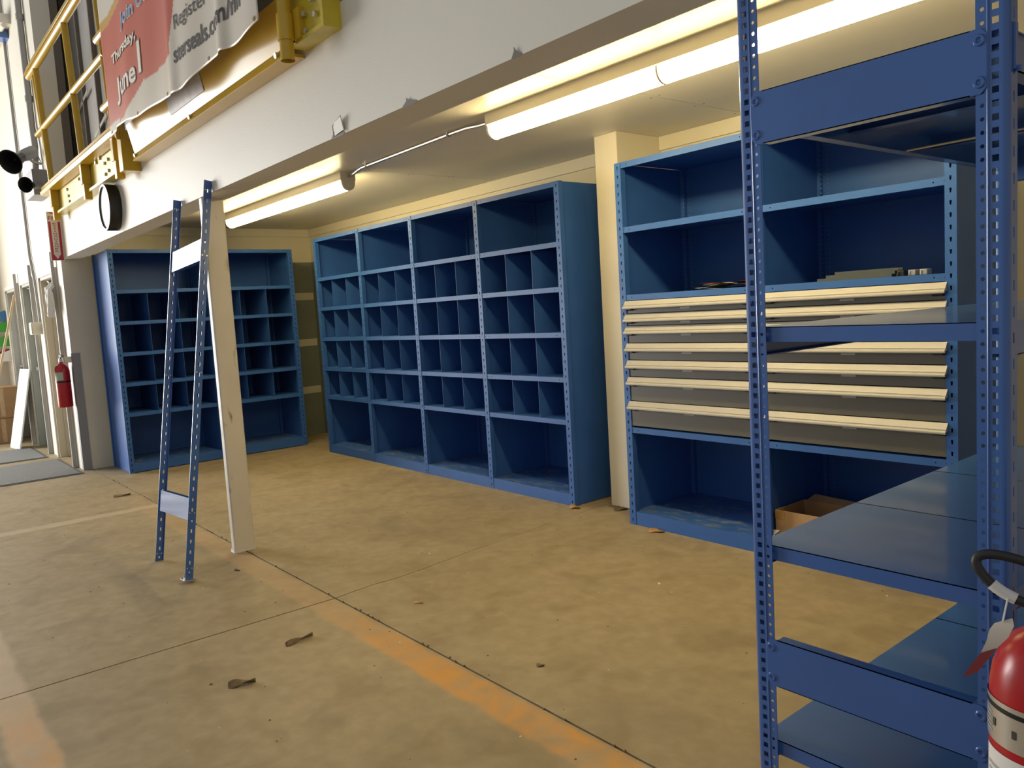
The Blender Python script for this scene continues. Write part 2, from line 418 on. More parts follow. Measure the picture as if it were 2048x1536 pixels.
# ---------------------------------------------------------------- mezzanine interior behind the railing
struct('wall_mezzanine', MB().box(-6, 6, -.3, -.2, ZC+.1, 6).box(-6.1, -6, YBB, -.2, ZC+.1, 6).box(4.9, 5.0, YBB, -.3, ZC+.1, 6).box(-6, 6, YB, -.2, 5.4, 5.5), 'white_wall')
du = thing('foil_duct', 'tall silver foil-clad duct with vertical seams behind the yellow railing', 'duct', (-.4, -1.5, ZC+.103))
xs = [-2.35, -1.72, -1.12, -.58, .1, .8, 1.5, 2.2]
for i, (a, b) in enumerate(zip(xs, xs[1:])):
    part('cladding_panel', MB().prism([(a+.006, -1.70), (a+.02, -1.715+.01*(i % 2)), ((a+b)/2, -1.735+.012*(i % 3)), (b-.02, -1.715), (b-.006, -1.70), (b-.006, -1.4), (a+.006, -1.4)], 'z', ZC+.103, 5.3), 'foil', du)
    part('seam_strip', MB().box(b-.012, b+.012, -1.745, -1.69, ZC+.103, 5.3), 'brownpanel', du)
for a, z in ((-1.9, 3.33), (-1.4, 3.55), (-.8, 3.2)):
    part('foil_tape', MB().prism([(a, z), (a+.5, z+.10), (a+.5, z+.135), (a, z+.035)], 'y', -1.745, -1.738), 'silver', du)
cb = thing('cable_bundle', 'looped bundle of grey cables hanging beside the foil duct', 'cables', (-2.9, -1.6, 3.6))
for k in range(9):
    ph = k*.23; path = []
    for i in range(15):
        t = i/14; path.append((-3.05+.28*math.sin(t*5+ph)+.25*t, -1.55+.03*k % .1, 4.75-1.15*t-.10*math.sin(t*7+ph*2)))
    part('cable', MB().tube(path, .017, 6), 'cable', cb)
solo('steel_channel', MB().box(-2.9, -2.3, -1.85, -1.72, 3.48, 3.62), 'palemetal', 'short pale steel channel beside the foil duct', 'channel', bevel=.004)
solo('brown_panel', MB().box(-3.4, -2.36, -1.40, -1.36, ZC+.1, 3.5), 'brownpanel', 'brown-grey panel standing left of the foil duct', 'panel', bevel=.003)
solo('dark_post', MB().box(-1.60, -1.5, YBB+.001, -1.80, ZC+.101, 5.38), 'brownpanel', 'brown-grey post at the end of the mezzanine opening', 'post', bevel=.003)

# ---------------------------------------------------------------- blue shelving (posts with slots, shelves, dividers)
PW = .048
def slot_post(h):
    mb = MB()
    mb.perf((-PW/2, 0, 0), (1, 0, 0), (0, 0, 1), (0, -1, 0), PW, h, [(PW/2, .010, .019, .0508, .03, 'tee')], .0025)
    mb.box(-PW/2, -PW/2+.002, .0025, .04, 0, h).box(PW/2-.002, PW/2, .0025, .04, 0, h).box(-PW/2, PW/2, .038, .04, 0, h)
    return mb.mesh('slot_post', 'blue')
def shelving(name, label, nb, bw, depth, H, levels, dividers, loc, rz=0, kick=.083, rows=None, endpanel=True):
    """local frame: x along the front from 0 to nb*bw, y into the unit, front at y=0"""
    t = thing(name, label, 'shelving', loc); t.rotation_euler.z = rz
    pm = slot_post(H)
    for i in range(nb+1):
        x = i*bw; x = min(max(x, PW/2-.012), nb*bw-PW/2+.012)
        link('post', pm, t, (x, 0, 0))
        q = MB().box(x-PW/2, x+PW/2, depth-.03, depth, 0, H)
        part('rear_post', q, 'blue', t, local=True)
    for i in range(nb+1):
        x = min(max(i*bw, .003), nb*bw-.003)
        part('side_panel', MB().box(x-.004, x+.004, .012, depth-.002, .004, H-.004), 'blue', t, local=True)
    a, b = PW/2, bw-PW/2
    ld = depth-.006
    shelf = MB().box(a-.018, b+.018, .005, ld, -.003, 0).box(a-.001, b+.001, .006, .018, -.034, -.031)
    lipl = b-a+.002
    shelf.perf((a-.001, .003, -.034), (0, 0, 1), (1, 0, 0), (0, -1, 0), .034, lipl, [(.017, .007, .007, [.013, .059, lipl-.059, lipl-.013], 0, 'oct')], .0025)
    shelf.box(a-.018, b+.018, ld-.003, ld, -.034, 0)
    sm = shelf.mesh('shelf', 'blue'); shelf_d = MB().box(a-.018, b+.018, .0072, ld, -.003, 0).mesh('shelf_dusty', 'blue_dusty')
    basem = MB().box(a-.001, b+.001, .003, .007, -kick, .0004).mesh('kick_plate', 'blue')
    bk = MB().box(-bw/2+.004, bw/2-.004, depth-.005, depth-.0025, .003, H-.003).mesh('back_panel', 'blue')
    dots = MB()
    for i in range(nb):
        x0 = i*bw
        link('back_panel', bk, t, (x0+bw/2, 0, 0))
        for z in [H]+levels:
            base = abs(z-levels[-1]) < 1e-6
            o = link('shelf', shelf_d if base else sm, t, (x0, 0, z))
            if base: link('kick_plate', basem, t, (x0, 0, z))
        for zt, zb in (rows or []):
            hgt = zt-.034-zb
            dm = MB().box(-.0013, .0013, .012, depth-.01, 0, hgt).mesh('divider', 'blue')
            for k in range(1, dividers):
                link('divider', dm, t, (x0+a+(b-a)*k/dividers, 0, zb))
        # rows of pale dots on inside faces: light leaking through peg holes, painted in
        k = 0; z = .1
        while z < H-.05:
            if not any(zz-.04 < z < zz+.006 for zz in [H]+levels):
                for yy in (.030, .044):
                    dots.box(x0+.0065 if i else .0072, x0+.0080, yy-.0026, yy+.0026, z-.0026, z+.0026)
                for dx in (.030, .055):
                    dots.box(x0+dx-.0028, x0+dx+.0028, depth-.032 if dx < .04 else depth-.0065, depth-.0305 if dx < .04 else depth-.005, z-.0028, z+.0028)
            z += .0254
    part('peg_hole_light_dots', dots, 'dot', t, kind='stuff', local=True)
    return t
LV = [1.80, 1.50, 1.193, .888, .596, .083]
RW = list(zip(LV[:-2], LV[1:-1]))
BW = .9144
shelving('shelving_unit', 'long blue steel shelving of four bays with divided compartments along the back wall', 4, BW, .60, 2.195, LV, 3, (0, 0, 0), rows=RW)
LE = [1.772, 1.472, 1.172, .878, .584, .09]
shelving('shelving_unit', 'blue steel shelving of two bays against the end wall behind the white column', 2, .911, .63, 2.158, LE, 3, (-.69, -1.762, 0), math.pi/2, rows=list(zip(LE[:-2], LE[1:-1])))

# drawer cabinet shelving
XD, YD, BD, HD = 4.253, -.0745, .943, 2.195
dc = shelving('drawer_shelving', 'blue steel shelving with stacks of grey drawers that have long cream handles', 2, BD, .62, HD, [1.816, 1.4145, .6104, .083], 0, (XD, YD, 0))
tops = [1.377, 1.299, 1.227, 1.123, 1.021, .920, .772, .618]
hp = [(0, 0), (-.005, .0), (-.025, -.0265), (-.0225, -.0285), (-.030, -.032), (-.0345, -.037), (-.0345, -.043), (-.031, -.047), (-.026, -.046), (-.023, -.040), (-.0, -.034)]
handle = MB().prism([(y, z) for y, z in hp], 'x', PW/2+.004, BD-PW/2-.004).mesh('handle', 'handle', smooth=0)
brk = MB().prism([(-.022, -.040), (-.022, -.052), (0, -.058), (0, -.040)], 'x', 0, .045).mesh('bracket', 'black')
for i in range(2):
    for xa in (i*BD+PW/2, (i+1)*BD-PW/2-.012): part('drawer_runner', MB().box(xa, xa+.012, .012, .58, .611, 1.379), 'black', dc, local=True)
    for k, z in enumerate(tops[:-1]):
        h = z-tops[k+1]-.004
        dr = link('drawer', MB().box(PW/2+.014, BD-PW/2-.014, .004, .022, -h, -.001).box(PW/2+.02, BD-PW/2-.02, .022, .55, -h+.004, -.03).mesh('drawer', 'drawerface'), dc, (i*BD, 0, z))
        hnd = link('handle', handle, dr, (0, .004, 0), label='cream full-width handle')
        for bx in (PW/2+.014, BD-PW/2-.062): link('handle_bracket', brk, dr, (bx, .004, 0))
        link('label_holder', MB().box(BD/2-.035, BD/2+.035, .0025, .004, -.060, -.050).mesh('label_holder', 'grey_metal'), dr)

# things lying in the drawer shelving
zs = 1.4145
pp = thing('paper_stack', 'small loose stack of papers topped by a red sheet above the drawers', 'papers', (4.93, 0, zs))
for k, (m_, z, a, dx, curl) in enumerate((('paper', .001, .1, 0, .012), ('papergreen', .009, -.12, -.03, .022), ('paper', .017, .06, .04, .016), ('paperred', .025, -.04, 0, .012))):
    mb = MB(); n = 8
    for i in range(n+1):
        u = -.15+.30*i/n
        for v in (-.055, .14): mb.v.append((4.93+dx+u*math.cos(a)-v*math.sin(a), .03+u*math.sin(a)+v*math.cos(a), zs+z+curl*abs(math.sin(u*9+k))**1.5))
    for i in range(n): mb.f.append((2*i, 2*i+2, 2*i+3, 2*i+1))
    part('sheet', mb, m_, pp, smooth=60)
PCL = ['lowest clear plastic channel of the three piled above the drawers', 'middle clear plastic channel of the three piled above the drawers', 'topmost clear plastic channel of the pile above the drawers', 'short clear plastic channel lying behind the pile of three', 'short clear plastic channel lying farthest back behind the pile']
for k in range(5):
    x0 = 5.50+.04*k; x1 = x0+.36-.03*k if k < 3 else x0+.20; z0 = zs+.0005+.0135*k if k < 3 else zs+.0005; y0 = -.035+.010*k if k < 3 else .05+.07*(k-3)
    poly = [(y0, z0), (y0+.045, z0), (y0+.045, z0+.013), (y0+.043, z0+.013), (y0+.043, z0+.002), (y0+.002, z0+.002), (y0+.002, z0+.013), (y0, z0+.013)]
    solo('plastic_channel', MB().prism(poly, 'x', x0, x1), 'clearplastic', PCL[k], 'plastic strip', (x0, y0, z0), 'clear plastic channels on the shelf above the drawers')
for k in range(3):
    x0 = 5.875+.05*k
    solo('clip_block', MB().box(x0, x0+.032, -.02, .03, zs, zs+.026).box(x0+.006, x0+.012, -.026, -.02, zs, zs+.022), 'black' if k == 0 else 'grey_metal',
         ('small black clip beside the clear plastic channels', 'small grey clip next to the black clip', 'small grey clip farthest from the plastic channels')[k], 'clip', (x0, 0, zs), 'clips beside the plastic channels', bevel=.003)
# open cardboard box in the base
bx = thing('cardboard_box', 'open torn cardboard box in the bottom of the drawer shelving', 'box', (5.42, .14, .083))
x0, x1, y0, y1, z0, z1 = 5.22, 5.60, -.01, .27, .083, .235
T = .004
part('base', MB().box(x0, x1, y0, y1, z0, z0+T), 'card_in', bx)
for q in ((x0, x1, y0, y0+T), (x0, x1, y1-T, y1), (x0, x0+T, y0+T, y1-T), (x1-T, x1, y0+T, y1-T)):
    part('box_wall', MB().box(*q, z0, z1), 'card', bx, bevel=.001)
part('flap', MB().add([(x0, y0+.01, z1), (x0, y1, z1), (x0-.05, y1-.02, z1-.06), (x0-.055, y0, z1-.085)], [(0, 1, 2, 3)]), 'card', bx)
part('flap', MB().add([(x0+.02, y1, z1), (x1-.01, y1, z1), (x1-.03, y1+.02, z1+.02), (x0+.05, y1+.03, z1+.03)], [(0, 1, 2, 3)]), 'card_in', bx)
part('tape', MB().box(x0-.001, x0+.055, y0-.0012, y0-.0002, z1-.045, z1-.002), 'leaf_orange', bx)
solo('paper_scrap', MB().add([(5.16, -.03, .0845), (5.21, -.05, .085), (5.25, -.02, .13), (5.18, .0, .12)], [(0, 1, 2, 3)]), 'paper', 'crumpled white paper scrap beside the torn cardboard box', 'paper', (5.2, -.02, .084))

# ---------------------------------------------------------------- square-hole rack on the right
RX0, RX1, RY0, RY1, RH = 6.383, 6.971, -1.94, -.33, 2.115
PF = .058
def rack_post(mirror, h=RH):
    """front leg faces -y; outer corner at x=0; inner edge at x=PF (mirror: x=-PF)"""
    s = -1 if mirror else 1
    mb = MB()
    fw_ = PF-.012
    mb.perf((s*.012, 0, 0), (s, 0, 0), (0, 0, 1), (0, -1, 0), fw_, h, [(.0115, .0125, .0125, .0254, .03, 'rect'), (.0345, .0085, .0085, .0254, .03, 'oct')], .002)
    arc = [(s*(.012-.012*math.sin(a)), .012-.012*math.cos(a)) for a in [i*math.pi/2/5 for i in range(6)]]
    for (xa, ya), (xb, yb) in zip(arc, arc[1:]): mb.add([(xa, ya, 0), (xb, yb, 0), (xb, yb, h), (xa, ya, h)], [(0, 1, 2, 3)])
    mb.perf((0, .012, 0), (0, 1, 0), (0, 0, 1), (-s, 0, 0), .030, h, [(.012, .006, .020, .0508, .04, 'rect')], .002)
    mb.box(min(s*.010, s*.008), max(s*.010, s*.008), .028, .042, 0, h)
    for bx_ in (.0365,):
        mb.tube([(s*bx_, .0005, 0), (s*bx_, .0005, h)], .0028, 8)
    return mb.mesh('rack_post', 'navy')
rk = thing('storage_rack', 'dark blue steel rack with square-holed posts and flat shelves', 'rack', (6.68, -1.1, 0))
R0 = Vector(rk.location)
pmL, pmR = rack_post(False), rack_post(True)
for yy, flip in ((RY0, 0), (RY1, 0)):
    link('post', pmL, rk, Vector((RX0, yy, 0))-R0); link('post', pmR, rk, Vector((RX1, yy, 0))-R0)
    for xx in (RX0, RX1):
        s = 1 if xx == RX0 else -1
        part('foot_plate', MB().box(min(xx, xx+s*.05), max(xx, xx+s*.05), yy, yy+.045, 0, .003), 'steel', rk)
def stringer(y, z0, z1):
    xa, xb = RX0+.037, RX1-.037; c = .012
    pr = [(xa+c, z0), (xb-c, z0), (xb, z0+c), (xb, z1-c), (xb-c, z1), (xa+c, z1), (xa, z1-c), (xa, z0+c)]
    mb = MB().prism(pr, 'y', y-.003, y-.0005)
    mb.box(xa+.03, xb-.03, y-.003, y+.028, z1-.002, z1).box(xa+.03, xb-.03, y-.003, y+.028, z0, z0+.002)
    o = part('stringer', mb, 'navy', rk)
    for x in (xa+.013, xb-.013):
        for z in (z0+.022, z1-.022):
            rv = MB()
            ring = [(.0, .0), (.004, .0008), (.006, .0035), (.0095, .0035), (.012, .0)]
            vs = []; fs = []
            for r, d in ring:
                for k in range(14): vs.append((x+r*math.cos(k*math.pi/7), y-.003-d, z+r*math.sin(k*math.pi/7)))
            for i in range(4):
                for k in range(14): fs.append((i*14+k, i*14+(k+1) % 14, (i+1)*14+(k+1) % 14, (i+1)*14+k))
            rv.add(vs, fs); part('rivet', rv, 'navy', o)
for yy in (RY0, RY1+.0):
    stringer(yy, 1.728, 1.85); stringer(yy, .380, .503)
ys = [RY0+.012, -1.42, -.885, RY1+.03]
for zt, bh in ((1.845, .07), (1.292, .068), (.742, .045), (.226, .045)):
    for a, b in zip(ys, ys[1:]):
        xa, xb = RX0+.008, RX1-.008
        mb = MB().box(xa, xb, a+.001, b-.001, zt-.002, zt).box(xa, xb, a+.001, a+.003, zt-.037, zt).box(xa, xb, b-.003, b-.001, zt-.037, zt)
        mb.box(xa, xb, a+.003, a+.02, zt-.037, zt-.035).box(xa, xb, b-.02, b-.003, zt-.037, zt-.035)
        part('shelf', mb, 'navy', rk)
    for xx, s in ((RX0+.012, 1), (RX1-.012, -1)):
        part('side_beam', MB().box(min(xx, xx+s*.003), max(xx, xx+s*.003), RY0+.006, RY1+.04, zt-bh-.002, zt-.0025).box(min(xx, xx+s*.035), max(xx, xx+s*.035), RY0+.012, RY1+.04, zt-bh-.002, zt-bh), 'navy', rk)
part('cross_rod', MB().tube([(RX0+.02, -1.15, 1.777), (RX1-.02, -1.15, 1.777)], .0035, 8), 'palemetal', rk, label='bare steel cross rod')
part('beam_hook', MB().box(RX1, RX1+.005, RY0+.018, RY0+.030, 1.765, 1.85).box(RX1, RX1+.012, RY0+.026, RY0+.032, 1.762, 1.772), 'navy', rk)

# ---------------------------------------------------------------- upright frame leaning on the header
L0, L1 = Vector((2.588, -2.425, .0)), Vector((2.466, YB-.036, 2.166))
Q0, Q1 = Vector((3.146, -2.425, .0)), Vector((3.040, YB-.036, 2.166))
lf = thing('upright_frame', 'narrow blue upright frame leaning against the white header beside the column', 'frame', (2.867, -2.42, 0))
ax = (L1-L0).normalized(); LEN = (L1-L0).length
acr = (Q0-L0); acr = (acr-ax*acr.dot(ax)).normalized(); nrm = acr.cross(ax).normalized()   # nrm faces the hall
if nrm.y > 0: nrm = -nrm
lf.rotation_mode = 'QUATERNION'
lf.rotation_quaternion = Matrix((acr, -nrm, ax)).transposed().to_quaternion()
WID = (Q0-L0).length
def leaning_post(mirror):
    """channel post: slotted web facing sideways, short flanges front and back"""
    s = 1 if mirror else -1; h = LEN; D = .043
    mb = MB()
    mb.perf((s*.002, -.012, .004), (0, 1, 0), (0, 0, 1), (s, 0, 0), D, h, [(.0215, .007, .019, .057, .03, 'rect')], .002)
    for y0, fl_ in ((-.012, .003), (D-.014, .014)): mb.box(min(s*.001, -s*fl_), max(s*.001, -s*fl_), y0, y0+.002, .004, h+.004)
    return mb.mesh('frame_post', 'navy')
for sgn in (-1, 1):
    link('post', leaning_post(sgn > 0), lf, (sgn*WID/2, 0, 0))
    part('foot_plate', MB().box(sgn*WID/2-.034, sgn*WID/2+.034, -.026, .038, 0, .004).box(sgn*WID/2-.02, sgn*WID/2-.017, -.012, .030, .004, .03), 'steel', lf, local=True)
    bl = MB()
    for zz in (.06, .36, 1.13, 1.78, LEN-.05):
        for dy in (-.003, .022): bl.tube([(WID/2+.001 if sgn > 0 else -WID/2-.0015, dy, zz), (WID/2+.004 if sgn > 0 else -WID/2+.002, dy, zz)], .0042, 8)
    part('rivets', bl, 'steel', lf, local=True, kind='stuff')
for za, zb in ((.145, .20), (.798, .853)):
    mb = MB().box(-WID/2+.001, WID/2-.001, -.006, -.004, za*LEN, zb*LEN).box(-WID/2+.02, WID/2-.02, -.004, .026, zb*LEN-.002, zb*LEN).box(-WID/2+.02, WID/2-.02, -.004, .026, za*LEN, za*LEN+.002)
    part('stringer', mb, mat('stringer_gloss_blue_%d' % int(za*1000), BLUE, .085), lf, local=True)

# ---------------------------------------------------------------- column and pilaster
def rrect(x0, x1, y0, y1, r, n=5):
    pts = []
    for cx, cy, a0 in ((x1-r, y0+r, -90), (x1-r, y1-r, 0), (x0+r, y1-r, 90), (x0+r, y0+r, 180)):
        for i in range(n+1):
            a = math.radians(a0+90*i/n); pts.append((cx+r*math.cos(a), cy+r*math.sin(a)))
    return pts
colm = thing('support_column', 'white-painted steel column with scuffed base under the header', 'column', (2.77, -1.97, 0))
part('shaft', MB().prism(rrect(2.758, 2.82, -2.034, -1.908, .012), 'z', 0, ZB+.002), 'column', colm)
mb = MB(); n = 26; vs = []
for i, (x, y) in enumerate(rrect(2.752, 2.826, -2.040, -1.902, .012)): vs.append((x, y, .0))
top = [(x+(2.789-x)*.06, y+(-1.971-y)*.04, .016+.006*math.sin(i*1.7)) for i, (x, y, z) in enumerate(vs)]
k = len(vs); mb.add(vs+top, [(i, (i+1) % k, k+(i+1) % k, k+i) for i in range(k)]+[tuple(range(k, 2*k))])
part('grout_collar', mb, 'column', colm)
pil = thing('wall_pilaster', 'square cream pilaster on the back wall between the two blue shelvings', 'pilaster', (3.93, .4, 0))
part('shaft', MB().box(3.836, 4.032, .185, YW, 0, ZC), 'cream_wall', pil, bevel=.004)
dm = MB()
for k in range(14):
    x = 3.84+.19*random.random(); y = .184-.03*random.random(); r = .006+.012*random.random()
    dm.lathe([(r, 0), (r*.8, r*.3), (.0005, r*.45)], (x, y, 0), 7)
solo('dirt_heap', dm, 'leaf', 'small crumbs of dirt at the foot of the cream pilaster', 'dirt', (3.93, .17, 0))

# ---------------------------------------------------------------- ceiling fixtures and conduit
def fixture(x0, x1, yc, label):
    t = thing('strip_light', label, 'light', ((x0+x1)/2, yc, ZC-.12), 'ceiling strip lights')
    hw = .062
    part('housing', MB().prism([(yc-hw, ZC), (yc-hw, ZC-.058), (yc-hw+.006, ZC-.062), (yc+hw-.006, ZC-.062), (yc+hw, ZC-.058), (yc+hw, ZC)], 'x', x0, x1), 'housing', t)
    n = 12
    prof = [(yc-hw*.84*math.cos(math.pi*i/n), ZC-.062-.070*math.sin(math.pi*i/n)**.75) for i in range(n+1)]
    xm = (x0+x1)/2
    for a, b in ((x0+.012, xm-.004), (xm+.004, x1-.014)):
        part('lens', MB().prism(prof, 'x', a, b), 'lens', t, label='glowing white lens')
    big = [(yc+(y-yc)*1.06, ZC-.060+(z-ZC+.060)*1.03) for y, z in prof]
    for a, b in ((x0-.004, x0+.012), (xm-.006, xm+.006), (x1-.014, x1+.004)):
        part('end_cap', MB().prism(big, 'x', a, b), 'housing', t)
    return t
fixture(-.26, 2.17, -.725, 'twin-lens ceiling strip light on the side of the end shelving')
fixture(4.0, 6.44, -.78, 'twin-lens ceiling strip light in front of the drawer shelving')
zc = ZC-.012
path = [(2.17, -.72, ZC-.03), (2.24, -.725, ZC-.03), (2.33, -.735, ZC-.02), (2.42, -.745, zc), (2.55, -.75, zc), (3.62, -.775, zc), (3.75, -.78, zc-.003), (3.86, -.78, ZC-.025), (3.93, -.78, ZC-.028), (4.01, -.78, ZC-.028)]
cd = thing('ceiling_conduit', 'thin steel conduit joining the two ceiling strip lights', 'conduit', (3.1, -.76, zc-.02))
part('pipe', MB().tube(path, .0105, 10), 'conduit', cd)
for x, y in ((2.5, -.748), (3.55, -.774)):
    part('strap', MB().box(x-.008, x+.008, y-.03, y+.014, ZC-.002, ZC).prism([(y-.014, ZC), (y-.014, ZC-.02), (y-.008, ZC-.026), (y+.008, ZC-.026), (y+.014, ZC-.02), (y+.014, ZC)], 'x', x-.007, x+.007), 'steel', cd)

# ---------------------------------------------------------------- clock, sign, wall extinguisher
def disc(mb, c, r, d0, d1, n=48, axis='y', r0=0):
    cx, cy, cz = c
    prof = [(r, d0), (r, d1)]
    vs = []
    for rr, d in ((r0, d0), (r, d0), (r, d1), (r0, d1)):
        for k in range(n): a = 2*math.pi*k/n; vs.append((cx+rr*math.cos(a), cy+d, cz+rr*math.sin(a)))
    fs = [(i*n+k, i*n+(k+1) % n, (i+1)*n+(k+1) % n, (i+1)*n+k) for i in range(3) for k in range(n)]
    if r0: fs += [(3*n+k, 3*n+(k+1) % n, (k+1) % n, k) for k in range(n)]
    return mb.add(vs, fs)
ck = thing('wall_clock', 'round wall clock with thick black rim and white face on the header', 'clock', (.93, YB, 2.31))
CC = (.93, YB, 2.315)
part('rim', disc(MB(), CC, .172, -.085, 0, r0=.155), 'black', ck)
part('face', disc(MB(), CC, .156, -.072, -.002, r0=.0005), 'white', ck)
sg = thing('fire_sign', 'red and white fire extinguisher sign with a downward arrow on the wall', 'sign', (-1.17, -2.1, 2.1))
SX, SY0, SY1, SZ0, SZ1 = -1.17, -2.158, YB+.0, 2.095, 2.558
part('board', MB().box(SX-.003, SX, SY0, SY1, SZ0, SZ1), 'signwhite', sg)
def sy(u): return SY0+(SY1-SY0)*u
def sz(v): return SZ0+(SZ1-SZ0)*v
def sgn_poly(pts, m_, d): part('print', MB().add([(SX+d, sy(u), sz(v)) for u, v in pts], [tuple(range(len(pts)))]), m_, sg, smooth=0)
sgn_poly([(.07, .80), (.25, .80), (.25, .14), (.07, .14)], 'signred', .0006)
sgn_poly([(.75, .80), (.93, .80), (.93, .14), (.75, .14)], 'signred', .0006)
sgn_poly([(.07, .14), (.93, .14), (.93, .01), (.07, .01)], 'signred', .0006)
sgn_poly([(.08, .99), (.92, .99), (.5, .945)], 'signred', .0006)
sgn_poly([(.20, .15), (.80, .15), (.5, .03)], 'signwhite', .0012)
def stext(body, u0, u1, v0, v1, m_, bold=.01):
    part('lettering', fit_text(text_verts(body, 1, bold), sy(u0), sy(u1), sz(v0), sz(v1), lambda a, b: (SX+.0016, a, b)), m_, sg, smooth=0)
stext('FIRE', .10, .90, .83, .91, 'signred')
for k, ch in enumerate('EXTINGUISHER'):
    v = .775-k*.0515
    stext(ch, .47 if ch == 'I' else .38, .53 if ch == 'I' else .62, v-.034, v, 'signred')

def lathe_y(mb, prof, cx, cy, n): return mb.lathe(prof, (cx, cy, 0), n)
we = thing('fire_extinguisher', 'small red fire extinguisher hung on the wall by the cream door', 'fire extinguisher', (-1.43, -2.13, .655))
ex, ey = -1.43, -2.13
part('cylinder', MB().lathe([(.04, .655), (.066, .66), (.068, .675), (.068, 1.02), (.06, 1.06), (.035, 1.09), (.022, 1.10), (.02, 1.115)], (ex, ey, 0), 28), 'redwall', we)
part('strap', MB().lathe([(.0685, .905), (.0702, .907), (.0702, .921), (.0685, .923)], (ex, ey, 0), 28), 'black', we)
part('valve', MB().lathe([(.02, 1.105), (.022, 1.13), (.016, 1.15), (.01, 1.155)], (ex, ey, 0), 16), 'steel', we)
part('lever', MB().prism([(ex-.03, 1.15), (ex+.09, 1.165), (ex+.09, 1.173), (ex-.01, 1.185), (ex-.04, 1.18)], 'y', ey-.009, ey+.009), 'black', we)
part('hanger', MB().box(ex+.03, ex+.06, ey+.03, YB, 1.10, 1.16), 'steel', we)
lbl = MB(); n = 10
for i in range(n+1):
    a = math.radians(-85+80*i/n)
    for z in (.93, 1.01): lbl.v.append((ex+.0688*math.cos(a), ey+.0688*math.sin(a), z))
for i in range(n): lbl.f.append((2*i, 2*i+2, 2*i+3, 2*i+1))
part('label', lbl, 'papergreen', we)
part('inspection_tag', MB().add([(ex-.03, ey-.055, 1.09), (ex+.03, ey-.06, 1.10), (ex+.0, ey-.125, .985), (ex-.06, ey-.12, .975)], [(0, 1, 2, 3)]), 'paper', we)

# ---------------------------------------------------------------- doors in the wall left of the opening
def door(idx, leafm, ext):
    x0, x1 = DOORS[idx-1]; z1 = 2.02; yl = -1.915
    d = struct('door_%d' % idx, MB().box(x0+.03, x1-.03, yl, yl+.04, .008, z1-.03), leafm)
    part('jamb', MB().box(x0, x0+.03, YB-.004, yl+.045, 0, z1).box(x0+.03, x0+.045, YB+.07, yl, 0, z1-.03), leafm, d, bevel=.002)
    part('jamb', MB().box(x1-.03, x1, YB-.004, yl+.045, 0, z1), leafm, d, bevel=.002)
    part('head_jamb', MB().box(x0, x1, YB-.004, yl+.045, z1-.03, z1), leafm, d)
    for a, b in ((x0-.05, x0), (x1, x1+.05)): part('casing', MB().box(a, b, YB-.022, YB, 0, z1+.05), 'white_wall', d, bevel=.003)
    part('casing', MB().box(x0, x1, YB-.022, YB, z1, z1+.05), 'white_wall', d, bevel=.003)
    part('corner_strip', MB().box(x1+.03, x1+.062, YB-.05, YB-.02, 0, z1+ext), 'greyconduit', d, label='grey edge strip standing above the door head')
    part('door_closer', MB().box(x0+.10, x0+.36, yl-.06, yl, z1-.12, z1-.06).tube([(x0+.15, yl-.07, z1-.05), (x0+.30, YB+.01, z1-.05)], .009, 6), 'steel', d)
    part('knob', MB().tube([(x0+.10, yl, .98), (x0+.10, yl-.045, .98), (x0+.10, yl-.05, .98), (x0+.10, yl-.08, .98)], [.012, .012, .032, .028], 14), 'steel', d)
door(1, 'doorcream', .20)
door(2, 'doorgrey', .18)
door(3, 'doorlight', .16)
part('yellow_notice', MB().box(-5.245, -5.16, -1.918, -1.9155, 1.72, 1.92), 'yellow2', bpy.data.objects['door_3'])
# rag hanging on the first door's corner strip
mb = MB(); nu, nv = 10, 12
for j in range(nv+1):
    v = j/nv
    for i in range(nu+1):
        u = i/nu
        mb.v.append((-1.73+.14*u*(1-.25*v)+.03*v, YB-.075-.03*math.sin(u*9+v*3)-.02*v+(.03 if v < .1 else 0), 1.90-.28*v-.06*u*v+.02*math.sin(u*7)))
for j in range(nv):
    for i in range(nu): a = j*(nu+1)+i; mb.f.append((a, a+1, a+nu+2, a+nu+1))
rg = solo('hanging_rag', mb, 'rag', 'white cloth rag hanging at the top of the cream door frame', 'cloth', (-1.64, YB-.1, 1.6), smooth=80)
sd = rg.modifiers.new('thick', 'SOLIDIFY'); sd.thickness = .006
jb = thing('junction_box', 'cream electrical box between the cream and grey doors', 'electrical box', (-2.80, YB, 1.40))
part('box', MB().box(-2.89, -2.74, YB-.115, YB, 1.40, 1.54), 'trim', jb, bevel=.004)
part('cover', MB().box(-2.885, -2.745, YB-.122, YB-.115, 1.407, 1.533), 'trim', jb, bevel=.002)
solo('wall_conduit', MB().tube([(-3.0, YB-.02, 5.4), (-3.02, YB-.02, 4.7), (-3.0, YB-.02, 2.3), (-2.86, YB-.02, 2.0), (-2.82, YB-.02, 1.75), (-2.80, YB-.02, 1.53)], .016, 10), 'greyconduit', 'thin grey conduit running down the wall to the cream electrical box', 'conduit', (-2.9, YB-.02, 1.5))
cv = thing('speaker_conduit', 'thick grey conduit running down the wall to the dark speaker box', 'conduit', (-1.9, YB-.03, 3.05))
part('pipe', MB().tube([(-1.88, YB-.035, 5.6), (-1.86, YB-.035, 3.5), (-1.80, YB-.04, 3.3), (-1.80, YB-.06, 3.02)], .03, 12), 'greyconduit', cv)
for z in (4.55, 3.75): part('coupling', MB().tube([(-1.87, YB-.035, z), (-1.87, YB-.035, z+.06)], .036, 12), 'greyconduit', cv)
solo('control_box', MB().box(-1.97, -1.52, YB-.14, YB, 2.77, 3.02), 'grey_metal', 'dark grey metal box under the thick conduit', 'electrical box', (-1.75, YB, 2.77), bevel=.006)
